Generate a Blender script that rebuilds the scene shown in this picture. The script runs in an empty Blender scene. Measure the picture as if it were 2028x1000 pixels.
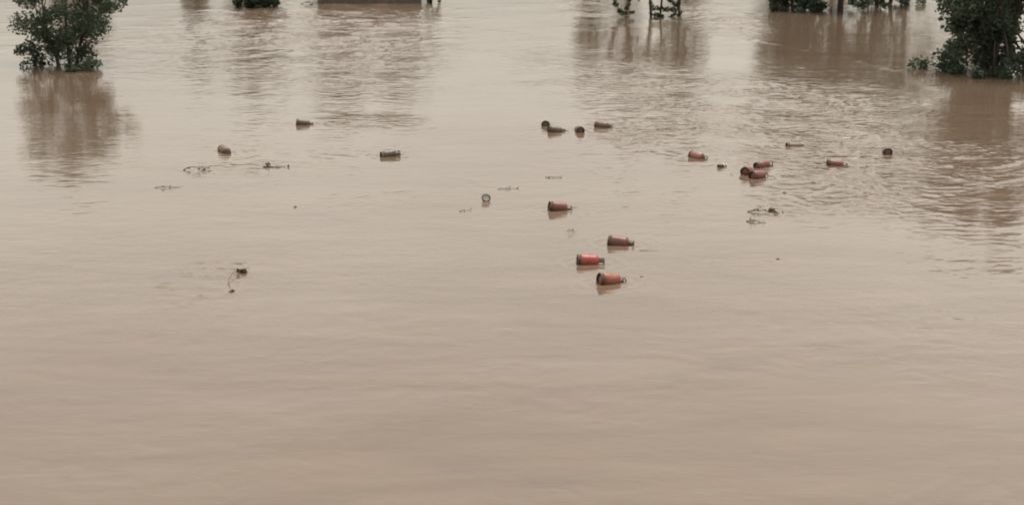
import bpy, math, random
import numpy as np
from mathutils import Vector, Matrix

R = math.radians
random.seed(7)
rng = np.random.default_rng(11)
S = bpy.context.scene
C = S.collection

# ------------------------------------------------------------------ camera
FPX, CX, CY = 2800.0, 1014.0, 500.0      # focal length / centre in photograph pixels
HORIZON = -220.0
CAM_H = 8.4
TH = math.atan((CY - HORIZON) / FPX)
cam_d = bpy.data.cameras.new('camera')
cam_d.sensor_width = 36.0
cam_d.lens = 36.0 * FPX / 2028.0
cam_d.clip_end = 8000
cam = bpy.data.objects.new('camera', cam_d)
C.objects.link(cam)
cam.location = (0, 0, CAM_H)
cam.rotation_euler = (math.pi / 2 - TH, 0, 0)
S.camera = cam

# ------------------------------------------------------------------ sky, sun, exposure
SUN_EL, SUN_AZ = R(70), R(20)
w = bpy.data.worlds.new('World')
S.world = w
w.use_nodes = True
wn, wl = w.node_tree.nodes, w.node_tree.links
wn.clear()
sky = wn.new('ShaderNodeTexSky')
sky.sky_type = 'NISHITA'
sky.sun_disc = False
sky.sun_elevation = SUN_EL
sky.sun_rotation = SUN_AZ
sky.dust_density = 4.0
sky.air_density = 1.0
hs = wn.new('ShaderNodeHueSaturation')
hs.inputs['Saturation'].default_value = 0.12
mul = wn.new('ShaderNodeMix'); mul.data_type = 'RGBA'; mul.blend_type = 'MULTIPLY'
mul.inputs[0].default_value = 1.0
mul.inputs[7].default_value = (1.0, 0.955, 0.845, 1)
# even cloud cover
tc = wn.new('ShaderNodeTexCoord')
cn = wn.new('ShaderNodeTexNoise'); cn.inputs['Scale'].default_value = 2.2; cn.inputs['Detail'].default_value = 5
cr = wn.new('ShaderNodeMapRange'); cr.inputs[1].default_value = 0.3; cr.inputs[2].default_value = 0.7
cr.inputs[3].default_value = 0.88; cr.inputs[4].default_value = 1.1
mul2 = wn.new('ShaderNodeMix'); mul2.data_type = 'RGBA'; mul2.blend_type = 'MULTIPLY'
mul2.inputs[0].default_value = 1.0
bg = wn.new('ShaderNodeBackground'); bg.inputs[1].default_value = 0.11
out = wn.new('ShaderNodeOutputWorld')
wl.new(sky.outputs[0], hs.inputs['Color'])
wl.new(hs.outputs[0], mul.inputs[6])
wl.new(tc.outputs['Generated'], cn.inputs['Vector'])
wl.new(cn.outputs[0], cr.inputs[0])
wl.new(mul.outputs[2], mul2.inputs[6])
wl.new(cr.outputs[0], mul2.inputs[7])
wl.new(mul2.outputs[2], bg.inputs[0])
wl.new(bg.outputs[0], out.inputs[0])

sd = bpy.data.lights.new('sun', 'SUN')
sd.energy = 0.9
sd.angle = R(35)
sd.color = (1.0, 0.95, 0.87)
sun = bpy.data.objects.new('sun', sd)
C.objects.link(sun)
# nishita: rotation measured clockwise from +Y
sdir = Vector((math.sin(SUN_AZ) * math.cos(SUN_EL), math.cos(SUN_AZ) * math.cos(SUN_EL), math.sin(SUN_EL)))
sun.rotation_euler = sdir.to_track_quat('Z', 'Y').to_euler()

S.view_settings.view_transform = 'Standard'
S.view_settings.look = 'None'
S.view_settings.gamma = 1.0
S.view_settings.use_curve_mapping = False
S.view_settings.exposure = 1.02
S.render.engine = 'CYCLES'
S.cycles.max_bounces = 6
S.cycles.filter_width = 2.0

# ------------------------------------------------------------------ pixel -> place
ct, st = math.cos(TH), math.sin(TH)


def ray(x, y):
    u = (x - CX) / FPX
    v = (y - CY) / FPX
    return Vector((u, ct - v * st, -st - v * ct))


def ground(x, y, z=0.0):
    d = ray(x, y)
    return Vector((0, 0, CAM_H)) + d * ((CAM_H - z) / -d.z)


def at_depth(x, y, Y):
    d = ray(x, y)
    return Vector((0, 0, CAM_H)) + d * (Y / d.y)


def project(X, Y, Z):
    """vectorised world -> photograph pixel"""
    zc = Y * ct + (CAM_H - Z) * st
    yc = Y * st - (CAM_H - Z) * ct
    return CX + FPX * X / zc, CY - FPX * yc / zc


# ------------------------------------------------------------------ helpers
def mesh_obj(name, verts, faces, mat=None, parent=None, smooth=False):
    me = bpy.data.meshes.new(name)
    me.from_pydata([tuple(v) for v in verts], [], faces)
    me.update()
    if smooth:
        me.polygons.foreach_set('use_smooth', [True] * len(me.polygons))
    if mat:
        me.materials.append(mat)
    o = bpy.data.objects.new(name, me)
    C.objects.link(o)
    if parent:
        o.parent = parent
    return o


def quads_obj(name, co, mat, parent=None, smooth=False):
    """co: (n,4,3) array of loose quads"""
    n = len(co)
    me = bpy.data.meshes.new(name)
    me.vertices.add(n * 4)
    me.vertices.foreach_set('co', co.reshape(-1).astype(np.float32))
    me.loops.add(n * 4)
    me.loops.foreach_set('vertex_index', np.arange(n * 4, dtype=np.int32))
    me.polygons.add(n)
    me.polygons.foreach_set('loop_start', np.arange(0, n * 4, 4, dtype=np.int32))
    me.polygons.foreach_set('loop_total', np.full(n, 4, dtype=np.int32))
    me.update(calc_edges=True)
    me.validate()
    me.materials.append(mat)
    o = bpy.data.objects.new(name, me)
    C.objects.link(o)
    if parent:
        o.parent = parent
    return o


def empty(name, loc=(0, 0, 0)):
    o = bpy.data.objects.new(name, None)
    o.empty_display_size = 0.2
    o.location = loc
    C.objects.link(o)
    return o


def tag(o, label, cat, group=None, kind=None):
    o['label'] = label
    o['category'] = cat
    if group:
        o['group'] = group
    if kind:
        o['kind'] = kind
    return o


def structure(o):
    o['kind'] = 'structure'
    return o


class Tubes:
    def __init__(self):
        self.v, self.f = [], []

    def add(self, pts, radii, seg=7, cap=True):
        pts = [Vector(p) for p in pts]
        base = len(self.v)
        n = len(pts)
        prev = None
        for i, p in enumerate(pts):
            if i == 0:
                t = pts[1] - p
            elif i == n - 1:
                t = p - pts[i - 1]
            else:
                t = pts[i + 1] - pts[i - 1]
            t = t.normalized()
            a = prev if prev is not None else (Vector((1, 0, 0)) if abs(t.x) < 0.8 else Vector((0, 1, 0)))
            a = (a - t * a.dot(t)).normalized()
            b = t.cross(a)
            prev = a
            for k in range(seg):
                ang = 2 * math.pi * k / seg
                self.v.append(p + (a * math.cos(ang) + b * math.sin(ang)) * radii[i])
        for i in range(n - 1):
            for k in range(seg):
                k2 = (k + 1) % seg
                self.f.append((base + i * seg + k, base + i * seg + k2, base + (i + 1) * seg + k2, base + (i + 1) * seg + k))
        if cap:
            self.f.append(tuple(base + k for k in reversed(range(seg))))
            self.f.append(tuple(base + (n - 1) * seg + k for k in range(seg)))
        return self

    def build(self, name, mat, parent=None):
        return mesh_obj(name, self.v, self.f, mat, parent, smooth=True)


# ------------------------------------------------------------------ materials
def new_mat(name):
    m = bpy.data.materials.new(name)
    m.use_nodes = True
    nt = m.node_tree
    b = nt.nodes['Principled BSDF']
    return m, nt, b


def noise(nt, scale, detail=4, rough=0.55, vec=None):
    n = nt.nodes.new('ShaderNodeTexNoise')
    n.inputs['Scale'].default_value = scale
    n.inputs['Detail'].default_value = detail
    n.inputs['Roughness'].default_value = rough
    if vec is not None:
        nt.links.new(vec, n.inputs['Vector'])
    return n


def ramp(nt, fac, stops):
    r = nt.nodes.new('ShaderNodeValToRGB')
    e = r.color_ramp.elements
    while len(e) < len(stops):
        e.new(0.5)
    for i, (p, c) in enumerate(stops):
        e[i].position = p
        e[i].color = (*c, 1) if len(c) == 3 else c
    nt.links.new(fac, r.inputs[0])
    return r


def paint_mat(name, col, worn, dirt, dirt_amt=0.5, rough=0.34):
    """wet, muddy, chipped cylinder paint"""
    m, nt, b = new_mat(name)
    tcn = nt.nodes.new('ShaderNodeTexCoord')
    oi = nt.nodes.new('ShaderNodeObjectInfo')
    add = nt.nodes.new('ShaderNodeVectorMath'); add.operation = 'ADD'
    sc = nt.nodes.new('ShaderNodeVectorMath'); sc.operation = 'SCALE'; sc.inputs[0].default_value = (37, 19, 53)
    nt.links.new(oi.outputs['Random'], sc.inputs['Scale'])
    nt.links.new(tcn.outputs['Object'], add.inputs[0])
    nt.links.new(sc.outputs[0], add.inputs[1])
    n1 = noise(nt, 6.0, 6, 0.6, add.outputs[0])
    r1 = ramp(nt, n1.outputs[0], [(0.38, col), (0.68, worn)])
    n2 = noise(nt, 3.5, 7, 0.65, add.outputs[0])
    f = nt.nodes.new('ShaderNodeMapRange')
    f.inputs[1].default_value = 0.62 - 0.3 * dirt_amt
    f.inputs[2].default_value = 0.78 - 0.2 * dirt_amt
    nt.links.new(n2.outputs[0], f.inputs[0])
    mx = nt.nodes.new('ShaderNodeMix'); mx.data_type = 'RGBA'
    mx.inputs[7].default_value = (*dirt, 1)
    nt.links.new(f.outputs[0], mx.inputs[0])
    nt.links.new(r1.outputs[0], mx.inputs[6])
    nt.links.new(mx.outputs[2], b.inputs['Base Color'])
    n3 = noise(nt, 14, 4, 0.6, add.outputs[0])
    rr = nt.nodes.new('ShaderNodeMapRange')
    rr.inputs[3].default_value = rough - 0.12
    rr.inputs[4].default_value = rough + 0.2
    nt.links.new(n3.outputs[0], rr.inputs[0])
    nt.links.new(rr.outputs[0], b.inputs['Roughness'])
    bp = nt.nodes.new('ShaderNodeBump'); bp.inputs['Strength'].default_value = 0.25; bp.inputs['Distance'].default_value = 0.01
    nt.links.new(n3.outputs[0], bp.inputs['Height'])
    nt.links.new(bp.outputs[0], b.inputs['Normal'])
    return m


def simple_mat(name, c1, c2, scale=8.0, rough=0.7, metallic=0.0):
    m, nt, b = new_mat(name)
    tcn = nt.nodes.new('ShaderNodeTexCoord')
    n = noise(nt, scale, 5, 0.6, tcn.outputs['Object'])
    r = ramp(nt, n.outputs[0], [(0.35, c1), (0.65, c2)])
    nt.links.new(r.outputs[0], b.inputs['Base Color'])
    b.inputs['Roughness'].default_value = rough
    b.inputs['Metallic'].default_value = metallic
    bp = nt.nodes.new('ShaderNodeBump'); bp.inputs['Strength'].default_value = 0.3; bp.inputs['Distance'].default_value = 0.02
    nt.links.new(n.outputs[0], bp.inputs['Height'])
    nt.links.new(bp.outputs[0], b.inputs['Normal'])
    return m


def leaf_mat(name, c1, c2, c3):
    m, nt, b = new_mat(name)
    g = nt.nodes.new('ShaderNodeNewGeometry')
    r = ramp(nt, g.outputs['Random Per Island'], [(0.0, c1), (0.55, c2), (1.0, c3)])
    nt.links.new(r.outputs[0], b.inputs['Base Color'])
    b.inputs['Roughness'].default_value = 0.55
    tr = nt.nodes.new('ShaderNodeBsdfTranslucent')
    nt.links.new(r.outputs[0], tr.inputs[0])
    mx = nt.nodes.new('ShaderNodeMixShader'); mx.inputs[0].default_value = 0.4
    nt.links.new(b.outputs[0], mx.inputs[1])
    nt.links.new(tr.outputs[0], mx.inputs[2])
    nt.links.new(mx.outputs[0], nt.nodes['Material Output'].inputs[0])
    return m


MUD = (0.13, 0.092, 0.064)
M_red = paint_mat('red_paint', (0.34, 0.050, 0.046), (0.32, 0.080, 0.066), MUD, 0.22)
M_orange = paint_mat('orange_red_paint', (0.24, 0.058, 0.028), (0.36, 0.17, 0.12), MUD, 0.32)
M_dullred = paint_mat('faded_red_paint', (0.165, 0.050, 0.040), (0.19, 0.075, 0.062), MUD, 0.25)
M_pink = paint_mat('pale_red_paint', (0.30, 0.12, 0.10), (0.29, 0.145, 0.12), MUD, 0.3)
M_brown = paint_mat('muddy_brown_paint', (0.110, 0.068, 0.048), (0.145, 0.098, 0.070), MUD, 0.3)
M_olive = paint_mat('dark_olive_mud_paint', (0.080, 0.064, 0.042), (0.115, 0.094, 0.064), (0.14, 0.115, 0.08), 0.4)
M_ring = simple_mat('rusty_dark_steel', (0.085, 0.056, 0.040), (0.135, 0.090, 0.062), 18, 0.6, 0.1)
M_valve = simple_mat('dull_brass', (0.16, 0.11, 0.05), (0.10, 0.075, 0.045), 20, 0.45, 0.6)
M_bark = simple_mat('bark', (0.05, 0.038, 0.026), (0.10, 0.078, 0.055), 9, 0.9)
M_twig = simple_mat('wet_twig', (0.060, 0.046, 0.032), (0.12, 0.094, 0.064), 25, 0.6)
M_leaf = leaf_mat('olive_green_leaf', (0.036, 0.048, 0.020), (0.060, 0.078, 0.032), (0.10, 0.115, 0.055))
M_leaf_dark = leaf_mat('dark_green_leaf', (0.044, 0.066, 0.038), (0.072, 0.100, 0.058), (0.115, 0.140, 0.085))
M_leaf_dead = leaf_mat('drowned_leaf', (0.070, 0.058, 0.036), (0.12, 0.098, 0.060), (0.16, 0.14, 0.085))
M_plast = simple_mat('dirty_white_plastic', (0.78, 0.76, 0.70), (0.66, 0.63, 0.56), 12, 0.35)
M_black = simple_mat('black_plastic', (0.035, 0.033, 0.028), (0.055, 0.050, 0.042), 12, 0.4)
M_wall = simple_mat('stained_plaster', (0.15, 0.105, 0.092), (0.21, 0.16, 0.14), 1.3, 0.85)
M_cap = simple_mat('weathered_concrete', (0.20, 0.17, 0.155), (0.15, 0.13, 0.115), 3, 0.85)
M_bank = simple_mat('grassy_mud_bank', (0.06, 0.065, 0.03), (0.13, 0.10, 0.06), 0.4, 0.9)

# water: opaque silt-laden flood water under a thin reflecting skin
M_water, nt, b = new_mat('muddy_flood_water')
tcn = nt.nodes.new('ShaderNodeTexCoord')
mp = nt.nodes.new('ShaderNodeMapping'); mp.inputs['Scale'].default_value = (0.045, 0.12, 1)
nt.links.new(tcn.outputs['Object'], mp.inputs['Vector'])
n1 = noise(nt, 1.0, 5, 0.55, mp.outputs[0]); n1.inputs['Distortion'].default_value = 1.2
r1 = ramp(nt, n1.outputs[0], [(0.30, (0.140, 0.094, 0.066)), (0.70, (0.162, 0.118, 0.085))])
# thin silt and scum streaks drawn out by the current
mp3 = nt.nodes.new('ShaderNodeMapping'); mp3.inputs['Scale'].default_value = (0.22, 1.1, 1); mp3.inputs['Rotation'].default_value = (0, 0, 0.06)
nt.links.new(tcn.outputs['Object'], mp3.inputs['Vector'])
n3 = noise(nt, 1.0, 6, 0.62, mp3.outputs[0]); n3.inputs['Distortion'].default_value = 0.8
r3 = ramp(nt, n3.outputs[0], [(0.32, (0.86, 0.85, 0.84)), (0.52, (1, 1, 1)), (0.72, (1.13, 1.14, 1.15))])
mm = nt.nodes.new('ShaderNodeMix'); mm.data_type = 'RGBA'; mm.blend_type = 'MULTIPLY'; mm.inputs[0].default_value = 1.0
nt.links.new(r1.outputs[0], mm.inputs[6]); nt.links.new(r3.outputs[0], mm.inputs[7])
nt.links.new(mm.outputs[2], b.inputs['Base Color'])
b.inputs['IOR'].default_value = 1.5
b.inputs['Roughness'].default_value = 0.06
mp2 = nt.nodes.new('ShaderNodeMapping'); mp2.inputs['Scale'].default_value = (3.0, 6.0, 1)
nt.links.new(tcn.outputs['Object'], mp2.inputs['Vector'])
n2 = noise(nt, 1.0, 3, 0.5, mp2.outputs[0])
bp = nt.nodes.new('ShaderNodeBump'); bp.inputs['Strength'].default_value = 0.12; bp.inputs['Distance'].default_value = 0.02
nt.links.new(n2.outputs[0], bp.inputs['Height'])
# short wind ripples, only where the water is ruffled
at = nt.nodes.new('ShaderNodeAttribute'); at.attribute_name = 'ruffle'
mp4 = nt.nodes.new('ShaderNodeMapping'); mp4.inputs['Scale'].default_value = (1.5, 2.7, 1)
nt.links.new(tcn.outputs['Object'], mp4.inputs['Vector'])
n4 = noise(nt, 1.0, 2, 0.45, mp4.outputs[0]); n4.inputs['Distortion'].default_value = 0.6
hm = nt.nodes.new('ShaderNodeMath'); hm.operation = 'MULTIPLY'
nt.links.new(n4.outputs[0], hm.inputs[0]); nt.links.new(at.outputs['Fac'], hm.inputs[1])
bp2 = nt.nodes.new('ShaderNodeBump'); bp2.inputs['Strength'].default_value = 1.0; bp2.inputs['Distance'].default_value = 0.11
nt.links.new(hm.outputs[0], bp2.inputs['Height'])
nt.links.new(bp.outputs[0], bp2.inputs['Normal'])
nt.links.new(bp2.outputs[0], b.inputs['Normal'])

# ------------------------------------------------------------------ the river
NR, NC = 1100, 900
Y_A, Y_B = 12.0, 158.0
Yr = Y_A + (Y_B - Y_A) * (np.arange(NR) / (NR - 1)) ** 1.4
tcol = np.linspace(-1, 1, NC)
Yg = np.repeat(Yr[:, None], NC, 1)
Xg = (0.43 * Yr + 4.0)[:, None] * tcol[None, :]


def waves(X, Y, lam, n, seed, spread=0.9, main=math.pi / 2):
    """n random sinusoids round one wavelength, running mostly along the view/flow"""
    r = np.random.default_rng(seed)
    h = np.zeros_like(X)
    for i in range(n):
        l = lam * r.uniform(0.6, 1.6)
        a = main + r.normal(0, spread)
        k = 2 * math.pi / l
        h += (l / lam) * np.sin(k * (X * math.cos(a) + Y * math.sin(a)) + r.uniform(0, 6.28))
    return h / math.sqrt(n / 2)


def fade(lam):
    """drop waves the mesh cannot carry"""
    sp = np.maximum(np.gradient(Yr)[:, None], ((0.43 * Yr + 4.0) * 2 / NC)[:, None])
    return np.clip((lam / sp - 2.5) / 2.0, 0, 1)


# domain warp so that crests are never ruler-straight
wx = waves(Xg, Yg, 9.0, 10, 1, 3.0) * 0.5 + waves(Xg, Yg, 2.6, 10, 2, 3.0) * 0.13
wy = waves(Xg, Yg, 9.0, 10, 3, 3.0) * 0.5 + waves(Xg, Yg, 2.6, 10, 4, 3.0) * 0.13
Xw, Yw = Xg + wx, Yg + wy
px, py = project(Xg, Yg, 0.0)
patch = waves(Xg, Yg, 7.0, 16, 5, 1.6) * 0.5 + waves(Xg, Yg, 2.4, 16, 6, 1.6) * 0.35     # ragged zone edges

# patches of ruffled water: place on the river (centre, half size, turn) and strength
zones = [  # px cx, cy, rx, ry, strength, softness
    (600, 70, 300, 70, 0.9), (760, 110, 150, 75, 0.8), (480, 95, 120, 40, 0.6),
    (1560, 250, 330, 95, 1.0), (1330, 268, 150, 40, 0.8), (1660, 345, 170, 70, 0.65),
    (1310, 185, 130, 60, 0.6), (1420, 40, 90, 35, 0.8), (730, 243, 110, 16, 0.55),
    (400, 558, 110, 55, 0.35), (480, 342, 180, 26, 0.16), (1160, 20, 60, 25, 0.5),
    (1650, 400, 170, 45, 0.45), (1830, 300, 200, 90, 0.7), (1100, 150, 90, 60, 0.25),
]
ruff = np.zeros_like(Xg)
for cx, cy, rx, ry, s_ in zones:
    c = ground(cx, cy)
    hx = (ground(cx + rx, cy) - ground(cx - rx, cy)).length / 2
    hy = (ground(cx, cy - ry) - ground(cx, cy + ry)).length / 2
    c = (ground(cx, cy - ry) + ground(cx, cy + ry)) / 2
    d = np.sqrt(((Xg - c.x) / hx) ** 2 + ((Yg - c.y) / hy) ** 2) + patch * 0.16
    ruff = np.maximum(ruff, s_ * np.clip((1.25 - d) / 0.6, 0, 1))
ruff = ruff * np.clip(0.75 + patch * 0.45, 0.12, 1.3)
calm = 0.5 + 0.5 * np.tanh(patch * 1.2)

h = np.zeros_like(Xg)
h += 0.0060 * waves(Xg, Yg, 6.0, 14, 20, 1.0)
ruff2 = ruff * 1.9
far = np.clip((Yg - 58) / 35, 0, 1)
h += waves(Xw, Yw, 1.9, 40, 25, 0.70) * 0.019 * (0.05 + 0.06 * calm + ruff2) * far
h += waves(Xw, Yw, 1.05, 40, 21, 0.80) * 0.013 * (0.06 + 0.08 * calm + ruff2 * (0.35 + 0.5 * far)) * fade(1.0)
h += waves(Xw, Yw, 0.50, 44, 22, 0.65) * 0.0085 * (0.06 + 0.09 * calm + ruff2 * (1.25 - 0.25 * far)) * fade(0.5)
h += waves(Xw, Yw, 0.28, 44, 23, 1.0) * 0.0055 * (0.05 + 0.10 * calm + ruff2) * fade(0.26)

# smooth current lines: narrow ridges where two streams meet
for pts in ([(1490, 78), (1600, 100), (1700, 122), (1775, 140)], [(880, 350), (930, 356), (965, 370), (1025, 375)],
            [(640, 333), (700, 334), (760, 332)]):
    g = [ground(*p) for p in pts]
    for a, c in zip(g[:-1], g[1:]):
        ab = c - a
        L2 = ab.x ** 2 + ab.y ** 2
        t = np.clip(((Xg - a.x) * ab.x + (Yg - a.y) * ab.y) / L2, 0, 1)
        dd = (Xg - a.x - t * ab.x) ** 2 + (Yg - a.y - t * ab.y) ** 2
        wd = 0.0032 * a.y
        h = np.maximum(h, h * 0.6 + (0.018 if pts[0][0] > 1400 else 0.009) * np.exp(-dd / (2 * wd * wd)))

edge = np.clip((1 - np.abs(tcol))[None, :] * 12, 0, 1) * np.clip((Y_B - Yg) / 8, 0, 1) * np.clip((Yg - Y_A) / 0.6, 0, 1)
h *= edge
WH = h


def water_z(x, y):
    i = int(np.argmin(np.abs(Yr - y)))
    j = int(np.argmin(np.abs(Xg[i] - x)))
    return float(WH[i, j])


# ------------------------------------------------------------------ gas cylinders: where each floats
# px, py, yaw (foot -> valve, degrees from +X towards the far bank), tilt (valve end down), axis height, paint
cyl_spec = [
    (603, 245, 8, 8, 0.03, 'olive', 'dark muddy gas cylinder trailing a ruffled wake, alone beyond the other cylinders'),
    (446, 300, -58, 6, 0.03, 'brown', 'brown gas cylinder floating end-on beyond the drifting weed clumps'),
    (773, 307, 24, -5, 0.04, 'olive', 'dark olive gas cylinder alone in smooth water, valve turned away'),
    (1081, 246, 86, 10, 0.00, 'olive', 'small dark end of an upended gas cylinder behind an olive one'),
    (1102, 259, 10, 9, 0.03, 'olive', 'olive gas cylinder lying on its side touching a dark upended one'),
    (1147, 258, 97, 5, 0.03, 'brown', 'round brown base of a gas cylinder between two floating sideways'),
    (1195, 250, -24, 4, 0.03, 'brown', 'brown gas cylinder lying sideways at the edge of the rippled water'),
    (1383, 311, -48, 6, 0.03, 'pink', 'pale pinkish gas cylinder beside a small black bottle'),
    (1480, 341, 66, 9, 0.05, 'dullred', 'dull red gas cylinder showing its dark foot ring, in the cluster of three'),
    (1503, 349, 38, 5, 0.04, 'dullred', 'dull red gas cylinder in the middle of the cluster of three'),
    (1512, 328, 34, -4, 0.04, 'dullred', 'gas cylinder of the cluster of three with its valve collar pointing away'),
    (1575, 287, 10, 3, -0.05, 'brown', 'brown gas cylinder almost sunk among the ripples'),
    (1657, 325, -5, 6, 0.01, 'dullred', 'reddish brown gas cylinder low in the rippled water'),
    (1757, 301, 80, 6, 0.03, 'brown', 'round brown gas cylinder end in the ripples in front of the drowned trees'),
    (1109, 413, 12, 10, 0.045, 'dullred', 'dull red gas cylinder alone in smooth water, dark foot ring raised'),
    (1229, 482, -14, 5, 0.045, 'dullred', 'brownish red gas cylinder with open valve collar, just beyond the bright red one'),
    (1169, 518, 4, 4, 0.045, 'red', 'bright red gas cylinder with a thin dark foot ring'),
    (1211, 556, 20, 10, 0.045, 'orange', 'orange red gas cylinder with pale worn patches and dark foot ring'),
]
cyl_spec = [(c_[0], c_[1] + 3.5 * (c_[1] + 220) / 750) + c_[2:] for c_ in cyl_spec]    # waterline sits below the body's middle
# water is pushed up and ringed round each floating cylinder
for (x, y, yaw, tilt, ax, pn, lab) in cyl_spec:
    g = ground(x, y)
    dx, dy = Xg - g.x, Yg - g.y
    ca, sa = math.cos(R(yaw)), math.sin(R(yaw))
    u_ = dx * ca + dy * sa
    v_ = -dx * sa + dy * ca
    d = np.sqrt((np.maximum(np.abs(u_) - 0.2, 0)) ** 2 + v_ ** 2)
    h += 0.010 * np.exp(-((d - 0.2) / 0.45) ** 2) * np.sin((d - 0.12) * 2 * math.pi / 0.34)

# build: patch plus far-reaching flat borders, one sheet
rows = np.concatenate([[-600.0], Yr, [4000.0]])
Xf = np.zeros((NR + 2, NC + 2)); Yf = np.zeros_like(Xf); Zf = np.zeros_like(Xf)
Xf[1:-1, 1:-1] = Xg; Yf[1:-1, 1:-1] = Yg; Zf[1:-1, 1:-1] = h
Xf[0, 1:-1] = Xg[0] * 60; Xf[-1, 1:-1] = Xg[-1] * 40
Xf[:, 0] = -4000; Xf[:, -1] = 4000
Yf[:] = rows[:, None]
nr, nc = Xf.shape
co = np.stack([Xf, Yf, Zf], -1).reshape(-1, 3)
idx = np.arange(nr * nc).reshape(nr, nc)
quad = np.stack([idx[:-1, :-1], idx[:-1, 1:], idx[1:, 1:], idx[1:, :-1]], -1).reshape(-1, 4)
me = bpy.data.meshes.new('river_water')
me.vertices.add(len(co)); me.vertices.foreach_set('co', co.reshape(-1).astype(np.float32))
me.loops.add(len(quad) * 4); me.loops.foreach_set('vertex_index', quad.reshape(-1).astype(np.int32))
me.polygons.add(len(quad))
me.polygons.foreach_set('loop_start', np.arange(0, len(quad) * 4, 4, dtype=np.int32))
me.polygons.foreach_set('loop_total', np.full(len(quad), 4, dtype=np.int32))
me.polygons.foreach_set('use_smooth', np.ones(len(quad), dtype=bool))
me.update(calc_edges=True)
at_ = me.attributes.new('ruffle', 'FLOAT', 'POINT')
rf = np.zeros_like(Xf); rf[1:-1, 1:-1] = np.clip(0.06 + 0.09 * calm + ruff, 0, 1.2) * edge
at_.data.foreach_set('value', rf.reshape(-1).astype(np.float32))
me.materials.append(M_water)
river = bpy.data.objects.new('river_water', me)
C.objects.link(river)
structure(river)

# far bank, beyond the top of the picture
fb_v, fb_f = [], []
xs = np.linspace(-400, 400, 81)
prof = [(0, -0.5), (4, 0.5), (12, 1.4), (40, 2.0), (300, 3.0)]
for xx in xs:
    off = 5 * math.sin(xx * 0.021) + 2.5 * math.sin(xx * 0.08 + 1)
    for (d, z) in prof:
        fb_v.append((xx, 185 + off + d, z + 0.15 * math.sin(xx * 0.3 + d)))
k = len(prof)
for i in range(len(xs) - 1):
    for j in range(k - 1):
        fb_f.append((i * k + j, (i + 1) * k + j, (i + 1) * k + j + 1, i * k + j + 1))
structure(mesh_obj('far_bank', fb_v, fb_f, M_bank, smooth=True))


# ------------------------------------------------------------------ vegetation
def leaf_cloud(centers, radii, n_per, size, droop=0.3, seed=0):
    r = np.random.default_rng(seed)
    cs = np.asarray(centers, dtype=float)
    rs = np.asarray(radii, dtype=float)
    n = len(cs) * n_per
    c = np.repeat(cs, n_per, 0)
    rad = np.repeat(rs, n_per, 0)
    if rad.ndim == 1:
        rad = rad[:, None] * np.array([[1, 1, 0.75]])
    d = r.normal(0, 1, (n, 3))
    d /= np.linalg.norm(d, axis=1, keepdims=True)
    p = c + d * rad * (r.uniform(0, 1, (n, 1)) ** 0.45)
    a = r.normal(0, 1, (n, 3)); a[:, 2] = a[:, 2] * 0.6 - droop
    a /= np.linalg.norm(a, axis=1, keepdims=True)
    t = r.normal(0, 1, (n, 3))
    bb = np.cross(a, t); bb /= np.linalg.norm(bb, axis=1, keepdims=True)
    s = size * r.uniform(0.55, 1.35, (n, 1))
    L, W = a * s, bb * s * 0.32
    q = np.stack([p - L * 0.5, p + W + L * 0.05, p + L * 0.5, p - W + L * 0.05], 1)
    keep = q[:, :, 2].min(1) > -0.15
    return q[keep]


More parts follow.
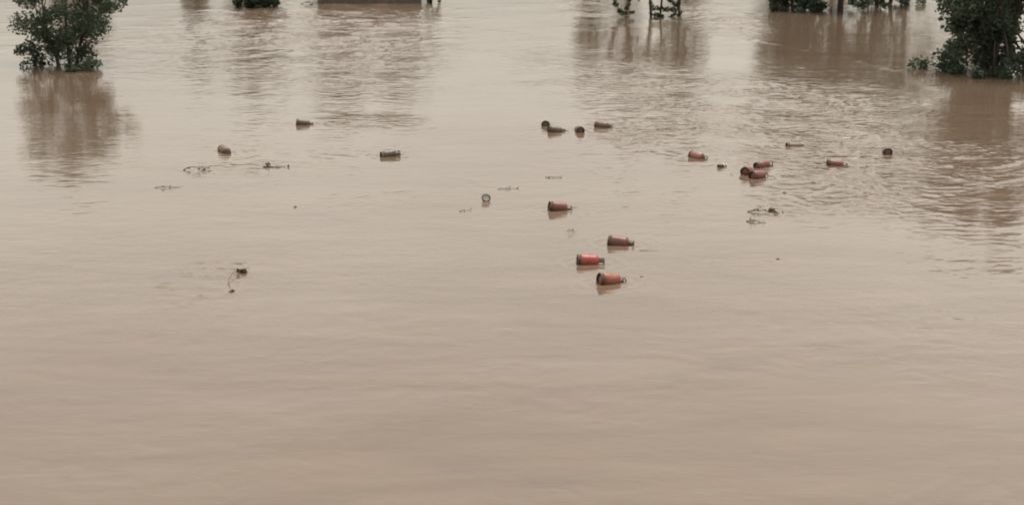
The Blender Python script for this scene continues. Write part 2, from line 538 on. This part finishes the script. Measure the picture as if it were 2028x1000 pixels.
def make_tree(name, label, cat, base, height, spread, crown_lo, leafmat, seed, n_clump=70, n_per=90, size=0.2,
              stems=1, group=None, trunk_r=0.14, skirt=0, shape=(1, 1)):
    """tapered forked trunk, limbs to every foliage clump, crown of leaf faces"""
    rnd = random.Random(seed)
    root = empty(name, base)
    tb = Tubes()
    clumps, rads = [], []
    for i in range(n_clump):
        while True:
            u, v, w_ = rnd.uniform(-1, 1), rnd.uniform(-1, 1), rnd.uniform(-1, 1)
            rr = u * u + v * v + w_ * w_
            if rr < 1 and rr > 0.12:
                break
        z = crown_lo + (height - crown_lo) * (w_ * 0.5 + 0.5)
        lump = 0.82 + 0.3 * math.sin(3 * math.atan2(v, u) + seed) * math.sin(2.2 * w_ + seed)
        clumps.append((u * spread * lump * shape[0], v * spread * lump * shape[1], max(z, 0.05)))
        rads.append(rnd.uniform(0.13, 0.24) * spread)
    for i in range(skirt):
        a, rr = rnd.uniform(0, 6.28), rnd.uniform(0.35, 1.0)
        clumps.append((math.cos(a) * rr * spread * shape[0], math.sin(a) * rr * spread * shape[1], rnd.uniform(-0.05, 0.9)))
        rads.append(rnd.uniform(0.10, 0.17) * spread)
    forks = []
    for s in range(stems):
        a = s * 6.28 / max(stems, 1) + rnd.uniform(-0.4, 0.4)
        off = 0.0 if stems == 1 else spread * 0.22
        p0 = Vector((math.cos(a) * off * 0.4, math.sin(a) * off * 0.4, -1.2))
        p1 = Vector((math.cos(a) * off * 0.8, math.sin(a) * off * 0.8, crown_lo * 0.6 + 0.3))
        p2 = Vector((math.cos(a) * off * 1.6 + rnd.uniform(-.2, .2), math.sin(a) * off * 1.6, crown_lo + (height - crown_lo) * 0.35))
        p3 = Vector((math.cos(a) * off * 1.8 + rnd.uniform(-.4, .4), math.sin(a) * off * 1.8, crown_lo + (height - crown_lo) * 0.8))
        tb.add([p0, p1, p2, p3], [trunk_r * 1.25, trunk_r, trunk_r * 0.7, trunk_r * 0.25], 9)
        forks.append((p1, p2, p3))
    lb = Tubes()
    for i, c in enumerate(clumps):
        if i % 2:
            continue
        cv = Vector(c)
        f = min(forks, key=lambda q: (q[1] - cv).length)
        st_ = f[1].lerp(f[2], rnd.random()) if cv.z > f[1].z else f[0].lerp(f[1], rnd.uniform(0.3, 1))
        mid = st_.lerp(cv, 0.55) + Vector((rnd.uniform(-.15, .15), rnd.uniform(-.15, .15), rnd.uniform(0, .3))) * (spread * 0.3)
        lb.add([st_, mid, cv], [trunk_r * 0.34, trunk_r * 0.2, trunk_r * 0.07], 5)
    trunk = tb.build('trunk', M_bark, root)
    lb.build('limbs', M_bark, trunk)
    q = leaf_cloud(clumps, rads, n_per, size, 0.35, seed)
    quads_obj('crown', q, leafmat, root)
    tag(root, label, cat, group)
    return root


def spray(tube, leaves, pts, r0, r1, lr, n_per, size, seed):
    """a drooping leafy branch along pts"""
    n = len(pts)
    tube.add(pts, [r0 + (r1 - r0) * i / (n - 1) for i in range(n)], 6)
    cs = []
    rnd = random.Random(seed)
    for a, c in zip(pts[:-1], pts[1:]):
        a, c = Vector(a), Vector(c)
        m = max(2, int((c - a).length / 0.16))
        for i in range(m):
            cs.append(a.lerp(c, (i + rnd.random()) / m) + Vector((rnd.gauss(0, .05), rnd.gauss(0, .12), rnd.gauss(0, .05))))
    leaves.append(leaf_cloud(cs, [lr] * len(cs), n_per, size, 0.7, seed))


# --- the half-drowned tree whose branches hang into the river
g = ground(1345, 34)
T1Y = g.y
root = make_tree('flooded_tree', 'flooded tree with open drooping olive branches dipping into the water', 'tree',
                 Vector((ground(1300, 34).x, T1Y + 0.6, 0)), 4.6, 2.5, 1.9, M_leaf, 31, 34, 70, 0.19, 2, trunk_r=0.07)
tb = Tubes()
lv = []
off = root.location


def tp(x, y, dy=0.0):
    return at_depth(x, y, T1Y + dy) - off


spray(tb, lv, [tp(1205, -60), tp(1213, -20), tp(1216, 0), tp(1224, 16), tp(1236, 30, -.1)], .05, .02, 0.202, 42, 0.149, 1)
spray(tb, lv, [tp(1252, -60), tp(1250, -10), tp(1246, 12), tp(1238, 28)], .04, .02, 0.155, 30, 0.138, 2)
spray(tb, lv, [tp(1228, 22), tp(1245, 25, .1), tp(1259, 23, .1)], .03, .012, 0.139, 30, 0.127, 3)
spray(tb, lv, [tp(1280, -60), tp(1287, -15), tp(1289, 6), tp(1292, 22), tp(1288, 34)], .04, .02, 0.171, 27, 0.138, 4)
spray(tb, lv, [tp(1292, 20), tp(1305, 18, -.1), tp(1322, 19), tp(1340, 22)], .035, .02, 0.265, 42, 0.149, 5)
spray(tb, lv, [tp(1290, 30), tp(1302, 30, .2), tp(1316, 33)], .03, .015, 0.233, 37, 0.149, 6)
spray(tb, lv, [tp(1349, -70), tp(1346, -10), tp(1345, 15), tp(1344, 36)], .09, .07, 0.171, 33, 0.138, 7)
spray(tb, lv, [tp(1300, -60), tp(1318, -5), tp(1332, 6), tp(1343, 14)], .05, .02, 0.186, 33, 0.149, 8)
spray(tb, lv, [tp(1340, 25), tp(1330, 33), tp(1320, 37)], .04, .015, 0.171, 25, 0.138, 9)
spray(tb, lv, [tp(1180, -30), tp(1182, 0), tp(1187, 6)], .02, .008, 0.093, 9, 0.115, 10)
spray(tb, lv, [tp(1262, -40), tp(1263, -4), tp(1266, 2)], .02, .008, 0.093, 9, 0.115, 11)
br = tb.build('branches', M_twig, root)
quads_obj('hanging_leaves', np.concatenate(lv), M_leaf, root)

# --- thicket at the right
g = ground(1590, 24)
make_tree('flooded_tree', 'dark green leafy tree standing in brown water beside a bare trunk', 'tree',
          Vector((g.x, g.y + 1.5, 0)), 6.2, 2.6, 0.2, M_leaf_dark, 41, 90, 120, 0.2, 2, skirt=30, shape=(0.95, 1))
g = ground(1664, 22)
make_tree('flooded_tree', 'taller dark tree with a bare trunk rising out of the brown water', 'tree',
          Vector((g.x, g.y, 0)), 7.4, 3.4, 1.1, M_leaf_dark, 42, 110, 110, 0.2, 1, trunk_r=0.2, skirt=6)
g = ground(1760, 14)
make_tree('flooded_tree', 'thin grey-green tree behind the bare trunked one', 'tree',
          Vector((g.x, g.y + 1.5, 0)), 7.4, 3.2, 0.5, M_leaf_dark, 43, 90, 100, 0.2, 2, skirt=14)
g = ground(1965, 138)
make_tree('flooded_tree', 'broad dense dark green tree spreading low over the brown water', 'tree',
          Vector((g.x, g.y, 0)), 8.2, 3.7, 0.1, M_leaf_dark, 44, 170, 150, 0.2, 3, trunk_r=0.18, skirt=30)
# --- left edge
g = ground(135, 128)
make_tree('flooded_shrub', 'rounded dark green shrub half under water in pale open river', 'shrub',
          Vector((g.x, g.y, 0)), 5.4, 3.2, 0.1, M_leaf_dark, 45, 95, 110, 0.18, 3, trunk_r=0.09, skirt=12)
g = ground(508, 17)
make_tree('flooded_shrub', 'low dark green bush beside the flooded plaster wall', 'shrub',
          Vector((g.x, g.y + 1.6, 0)), 3.6, 2.0, 0.05, M_leaf_dark, 46, 80, 120, 0.18, 3, trunk_r=0.07, skirt=40)
g = ground(850, 8)
make_tree('flooded_shrub', 'small ragged bush at the end of the flooded plaster wall', 'shrub',
          Vector((g.x, g.y + 0.5, 0)), 2.6, 1.0, 0.05, M_leaf, 47, 30, 90, 0.16, 2, trunk_r=0.05, skirt=6)

# --- tall trees on the far bank (seen mirrored in the river)
for i, (x, Y, hh, sp, lab) in enumerate([
        (415, 137, 13.0, 2.6, 'far bank tree mirrored in the water beyond the dark bush'),
        (520, 140, 19.0, 5.0, 'broad far bank tree mirrored behind the dark bush'),
        (680, 138, 21.0, 5.5, 'tall far bank tree mirrored behind the middle of the flooded plaster wall'),
        (800, 139, 20.0, 5.0, 'far bank tree mirrored behind the end of the flooded plaster wall'),
        (1165, 137, 17.0, 3.0, 'slender far bank tree mirrored beside the open drooping branches'),
        (1232, 140, 24.0, 2.6, 'tall far bank tree mirrored behind the open drooping branches'),
        (1345, 138, 23.0, 4.2, 'narrow far bank tree mirrored behind the stem of the drooping tree'),
        (1520, 138, 27.0, 4.5, 'far bank tree mirrored behind the edge of the dark leafy thicket'),
        (1620, 140, 32.0, 6.5, 'biggest far bank tree mirrored behind the bare trunked tree'),
        (1760, 141, 32.0, 6.5, 'big far bank tree mirrored behind the thin grey-green tree'),
        (1900, 138, 30.0, 6.0, 'far bank tree mirrored beyond the broad low spreading tree'),
        (180, 139, 15.0, 5.5, 'far bank tree mirrored beyond the rounded half drowned shrub')]):
    Y *= 1.42
    X = (x - CX) / FPX * Y * 1.03
    make_tree('bank_tree', lab, 'tree', Vector((X, Y, 0.8)), hh, sp, 1.5, M_leaf_dark, 60 + i, 90, 80, 0.5, 1, 'trees on the far bank', 0.35)

# --- flooded wall
a, c = ground(634, 7), ground(830, 7)
Y0 = a.y
wl_root = empty('flooded_wall', Vector(((a.x + c.x) / 2, Y0 + 0.2, 0)))
W = (c.x - a.x)


def box(v, f, x0, x1, y0, y1, z0, z1):
    b0 = len(v)
    v += [(x0, y0, z0), (x1, y0, z0), (x1, y1, z0), (x0, y1, z0), (x0, y0, z1), (x1, y0, z1), (x1, y1, z1), (x0, y1, z1)]
    f += [tuple(b0 + i for i in q) for q in ((0, 3, 2, 1), (4, 5, 6, 7), (0, 1, 5, 4), (1, 2, 6, 5), (2, 3, 7, 6), (3, 0, 4, 7))]


v, f = [], []
box(v, f, -W / 2, W / 2, 0, 0.25, -1, 2.6)
mesh_obj('wall_face', v, f, M_wall, wl_root)
v, f = [], []
box(v, f, -W / 2 - .06, W / 2 + .06, -0.06, 0.31, 2.603, 2.75)
mesh_obj('coping', v, f, M_cap, wl_root)
for k in range(5):
    v, f = [], []
    xx = -W / 2 + W * k / 4
    box(v, f, xx - .17, xx + .17, -0.10, -0.003, -1, 2.6)
    mesh_obj('pilaster', v, f, M_cap, wl_root)
tag(wl_root, 'long stained plaster wall standing in the flood between two bushes', 'wall')


# ------------------------------------------------------------------ gas cylinder with parts
def lathe(profile, seg=48, closed=False):
    v, f = [], []
    for (r_, z) in profile:
        for k in range(seg):
            a = 2 * math.pi * k / seg
            v.append((r_ * math.cos(a), r_ * math.sin(a), z))
    n = len(profile)
    for i in range(n - 1 if not closed else n):
        j = (i + 1) % n
        for k in range(seg):
            k2 = (k + 1) % seg
            f.append((i * seg + k, i * seg + k2, j * seg + k2, j * seg + k))
    if not closed:
        f.append(tuple(reversed(range(seg))))
        f.append(tuple((n - 1) * seg + k for k in range(seg)))
    return v, f


RB = 0.160
ZC = 0.295                       # origin at the middle of its length
prof = []
for i in range(1, 10):           # lower dome
    a = math.pi / 2 * i / 9
    prof.append((RB * math.sin(a), 0.100 - 0.092 * math.cos(a) - ZC))
for i in range(0, 9):
    a = math.pi / 2 * i / 9
    prof.append((RB * math.cos(a), 0.405 + 0.095 * math.sin(a) - ZC))
prof.append((0.028, 0.5 - ZC)); prof.append((0.026, 0.515 - ZC))
ME = {}


def keep_mesh(key, v, f, mat, smooth=True):
    me = bpy.data.meshes.new(key)
    me.from_pydata([tuple(p) for p in v], [], f)
    me.update()
    if smooth:
        me.polygons.foreach_set('use_smooth', [True] * len(me.polygons))
    me.materials.append(mat)
    ME[key] = me


bv, bf = lathe(prof)
mats = {'red': M_red, 'orange': M_orange, 'dullred': M_dullred, 'pink': M_pink, 'brown': M_brown, 'olive': M_olive}
for kname, mt in mats.items():
    keep_mesh('body_' + kname, bv, bf, mt)
    keep_mesh('seam_' + kname, *lathe([(0.1590, 0.255 - ZC), (0.1625, 0.258 - ZC), (0.1635, 0.265 - ZC), (0.1625, 0.272 - ZC), (0.1590, 0.275 - ZC)], 48, True), mt)
    # collar stay plates carry the body paint
    for s_ in range(3):
        v, f = [], []
        t = Tubes()
        a = s_ * 2 * math.pi / 3 + 0.4
        n = 6
        # curved plate
        vv, ff = [], []
        for i in range(n + 1):
            aa = a + (i / n - 0.5) * 0.75
            for (r_, z) in ((0.084, 0.476), (0.090, 0.476), (0.086, 0.600), (0.080, 0.600)):
                vv.append((r_ * math.cos(aa), r_ * math.sin(aa), z - ZC))
        for i in range(n):
            for q in range(4):
                q2 = (q + 1) % 4
                ff.append((i * 4 + q, (i + 1) * 4 + q, (i + 1) * 4 + q2, i * 4 + q2))
        ff.append((0, 1, 2, 3)); ff.append((n * 4 + 3, n * 4 + 2, n * 4 + 1, n * 4))
        keep_mesh('stay_%s_%d' % (kname, s_), vv, ff, M_ring, False)
v, f = lathe([(0.132, 0.062 - ZC), (0.145, 0.062 - ZC), (0.145, -0.004 - ZC), (0.149, -0.012 - ZC), (0.136, -0.014 - ZC), (0.136, -0.004 - ZC)], 48, True)
keep_mesh('foot_ring', v, f, M_ring)
v, f = lathe([(0.070, 0.598 - ZC), (0.092, 0.598 - ZC), (0.095, 0.607 - ZC), (0.092, 0.618 - ZC), (0.070, 0.618 - ZC), (0.067, 0.607 - ZC)], 36, True)
keep_mesh('collar_ring', v, f, M_ring)
v, f = lathe([(0.016, 0.505 - ZC), (0.016, 0.53 - ZC), (0.022, 0.532 - ZC), (0.022, 0.56 - ZC), (0.014, 0.563 - ZC), (0.014, 0.585 - ZC), (0.008, 0.59 - ZC)], 18)
keep_mesh('valve', v, f, M_valve)


def part(name, me, parent):
    o = bpy.data.objects.new(name, me)
    C.objects.link(o)
    o.parent = parent
    return o


rnd = random.Random(5)
for (x, y, yaw, tilt, ax, pn, lab) in cyl_spec:
    g = ground(x, y)
    root = empty('gas_cylinder', Vector((g.x, g.y, ax + 0.015 + water_z(g.x, g.y))))
    axis = Vector((math.cos(R(yaw)) * math.cos(R(tilt)), math.sin(R(yaw)) * math.cos(R(tilt)), -math.sin(R(tilt))))
    q = axis.to_track_quat('Z', 'Y') @ Matrix.Rotation(rnd.uniform(0, 6.28), 4, 'Z').to_quaternion()
    root.rotation_mode = 'QUATERNION'
    root.rotation_quaternion = q
    body = part('body', ME['body_' + pn], root)
    part('weld_seam', ME['seam_' + pn], body)
    part('foot_ring', ME['foot_ring'], root)
    col = part('collar_ring', ME['collar_ring'], root)
    for s_ in range(3):
        part('stay_plate', ME['stay_%s_%d' % (pn, s_)], root)
    part('valve', ME['valve'], root)
    tag(root, lab, 'gas cylinder', 'gas cylinders adrift on the flood')


# ------------------------------------------------------------------ drifting debris
def floating_branch(x, y, label, length, n_tw, seed, leaves=30, lift=0.05, yaw=0.0, lsize=0.09, name='floating_branch', thick=0.016):
    rnd = random.Random(seed)
    g = ground(x, y)
    root = empty(name, Vector((g.x, g.y, water_z(g.x, g.y))))
    root.rotation_euler = (0, 0, R(yaw))
    t = Tubes()
    pts = []
    for i in range(7):
        s = i / 6 - 0.5
        pts.append(Vector((s * length, 0.10 * length * math.sin(3.1 * s + seed), 0.008 + lift * max(0, math.sin((s + 0.5) * 3.1 * 1.3)) * (0.5 + rnd.random() * 0.5))))
    t.add(pts, [thick * (1 - 0.7 * i / 6) for i in range(7)], 6)
    st_ = t.build('stem', M_twig, root)
    tips = list(pts)
    for k in range(n_tw):
        p = pts[rnd.randrange(1, 6)]
        d = Vector((rnd.uniform(-.3, 1), rnd.uniform(-1, 1), rnd.uniform(0, 0.5))).normalized() * length * rnd.uniform(.2, .42)
        tw = Tubes().add([p, p + d * 0.5 + Vector((0, 0, lift * .5)), p + d * Vector((1, 1, 0.4))] if False else
                         [p, p + d * 0.5 + Vector((0, 0, lift * .4)), Vector((p.x + d.x, p.y + d.y, max(0.005, p.z + d.z * 0.2)))],
                         [thick * .5, thick * .35, thick * .15], 5)
        tw.build('twig', M_twig, root)
        tips += [p + d * 0.5, Vector((p.x + d.x, p.y + d.y, 0.02))]
    if leaves:
        q = leaf_cloud([tuple(p) for p in tips], [0.09] * len(tips), max(1, leaves // len(tips)), lsize, 0, seed)
        q[:, :, 2] = np.clip(q[:, :, 2], -0.005, 0.16)
        quads_obj('leaves', q, M_leaf_dead, root)
    return tag(root, label, 'branch')


floating_branch(387, 338, 'ragged twig clump drifting nearest the end-on brown cylinder', 0.75, 4, 3, 26, 0.14, 5)
floating_branch(545, 332, 'flat dark strip of drifting weed in line with the twig clump', 0.75, 2, 4, 40, 0.03, -3, 0.11)
floating_branch(335, 371, 'faint loose weed clump drifting in front of the ragged twig clump', 0.8, 3, 5, 18, 0.03, 8, 0.08, thick=.010)
floating_branch(1512, 422, 'largest floating branch, many-twigged, with a black float beside it', 0.85, 6, 8, 36, 0.06, -12, 0.09)
floating_branch(1497, 441, 'short drifting twig just in front of the largest floating branch', 0.5, 3, 9, 16, 0.04, -8, 0.08)
floating_branch(1097, 352, 'thin pale twig drifting in smooth water beyond the lone dull red cylinder', 0.5, 2, 12, 4, 0.02, -14, 0.06, thick=.008)
floating_branch(1005, 375, 'sliver of weed lying flat on the smooth current line', 0.55, 1, 13, 14, 0.015, 0, 0.09, thick=.008)
floating_branch(1133, 463, 'tiny twig tuft between the lone dull red and bright red cylinders', 0.22, 2, 14, 4, 0.10, 40, 0.06, thick=.006)
floating_branch(1285, 498, 'thin stick drifting beside the brownish red cylinder', 0.45, 1, 15, 0, 0.01, 4, thick=.006)
floating_branch(920, 418, 'wisp of twig drifting in front of the white tub', 0.3, 2, 17, 3, 0.02, 20, 0.05, thick=.006)

floating_branch(618, 9, 'tangle of twigs caught at the waterline between dark bush and plaster wall', 1.6, 8, 19, 60, 0.22, 3, 0.12, thick=.02)

# arched twig standing out of the water, bottom left
g = ground(458, 579)
root = empty('arched_twig', Vector((g.x, g.y, 0)))


def ap(x, y, Y):
    return at_depth(x, y, Y) - g


top = ground(474, 545)
t = Tubes()
p0 = Vector((0, 0, -0.03)); pA = ground(452, 560) - g + Vector((0, 0, 0.03)); pB = ground(459, 549) - g + Vector((0, 0, 0.08)); pC = ground(472, 542) - g + Vector((0, 0, 0.08)); pD = ground(484, 540) - g + Vector((0, 0, 0.03))
t.add([p0, pA, pB, pC, pD], [.008, .008, .008, .007, .005], 6)
t.build('stem', M_twig, root)
q = leaf_cloud([tuple(pC), tuple(pD), tuple(pC.lerp(pD, .5))], [0.06] * 3, 9, .10, 0, 4)
q[:, :, 2] = np.clip(q[:, :, 2], 0, .2)
quads_obj('leaf_tuft', q, M_leaf_dead, root)
q = leaf_cloud([(0, 0, 0.03), (0.04, 0.1, 0.02)], [0.05] * 2, 8, .08, 0, 5)
q[:, :, 2] = np.clip(q[:, :, 2], 0, .1)
quads_obj('root_tuft', q, M_leaf_dead, root)
tag(root, 'thin arched twig curving up out of the water, dark tuft at its tip', 'twig')


def lathe_thing(name, label, cat, x, y, prof, mat, axis=(0, 0, 1), z=0.0, extra=None):
    g = ground(x, y)
    root = empty(name, Vector((g.x, g.y, z + water_z(g.x, g.y))))
    root.rotation_mode = 'QUATERNION'
    root.rotation_quaternion = Vector(axis).normalized().to_track_quat('Z', 'Y')
    v, f = lathe(prof, 24)
    mesh_obj('shell', v, f, mat, root, True)
    for (nm, pr, mt) in extra or []:
        v, f = lathe(pr, 24, nm != 'cap')
        mesh_obj(nm, v, f, mt, root, True)
    return tag(root, label, cat)


# small black bottle with pale shoulder
bot = [(a * 1.45, c * 1.25) for a, c in [(0.005, -.13), (.05, -.13), (.058, -.12), (.058, .04), (.05, .07), (.022, .10), (.018, .13)]]
lathe_thing('floating_bottle', 'small black bottle with a pale cap near the cluster of three cylinders', 'bottle', 1430, 331, bot, M_black, (1, .9, .05), 0.02,
            [('cap', [(.030, .158), (.034, .162), (.034, .200), (.014, .204)], M_plast), ('label_band', [(.083, 0.0), (.0865, 0.002), (.0865, .045), (.083, .047)], M_plast)])
# white tub with dark rim
tub = [(0.01, -.06), (.07, -.06), (.08, -.05), (.095, .05), (.088, .052), (.075, -.03), (.01, -.035)]
lathe_thing('floating_tub', 'small white plastic tub with a dark rim tipped on its side', 'tub', 962, 398, tub, M_plast, (0.2, -0.70, 0.68), 0.05,
            [('rim', [(.088, .040), (.128, .044), (.130, .064), (.088, .068)], M_black)])
# black float by the branch
lathe_thing('black_float', 'black ball-shaped float beside the largest floating branch', 'float', 1528, 418,
            [(0.01, -.08), (.05, -.068), (.08, -.03), (.085, 0), (.078, .035), (.05, .068), (.018, .078), (.016, .10), (.005, .102)], M_black, (.8, .2, .3), 0.02)


def chip(x, y, label, sx, sy, sz, seed):
    rnd = random.Random(seed)
    g = ground(x, y)
    vs, fs = [], []
    n = 9
    for lvl, (k, z) in enumerate(((1.0, -sz * .4), (1.05, sz * .2), (.6, sz))):
        for i in range(n):
            a = 6.283 * i / n
            rr = k * (0.75 + 0.5 * random.Random(seed * 31 + i).random())
            vs.append((sx * rr * math.cos(a), sy * rr * math.sin(a), z * (0.8 + 0.4 * rnd.random())))
    for l in range(2):
        for i in range(n):
            j = (i + 1) % n
            fs.append((l * n + i, l * n + j, (l + 1) * n + j, (l + 1) * n + i))
    fs.append(tuple(reversed(range(n)))); fs.append(tuple(2 * n + i for i in range(n)))
    o = mesh_obj('driftwood_chip', vs, fs, M_twig)
    o.location = (g.x, g.y, water_z(g.x, g.y))
    o.rotation_euler = (0, 0, rnd.uniform(-.4, .4))
    return tag(o, label, 'driftwood', 'bits of driftwood')


chip(585, 411, 'single dark driftwood chip alone on smooth water', .05, .06, .035, 1)
chip(1553, 382, 'dark driftwood chip between the cluster of three cylinders and the floating branch', .06, .06, .03, 2)
chip(1270, 548, 'tiny driftwood chip beside the orange red cylinder', .04, .04, .015, 3)
chip(1541, 513, 'tiny driftwood chip alone in front of the floating branches', .04, .05, .02, 4)
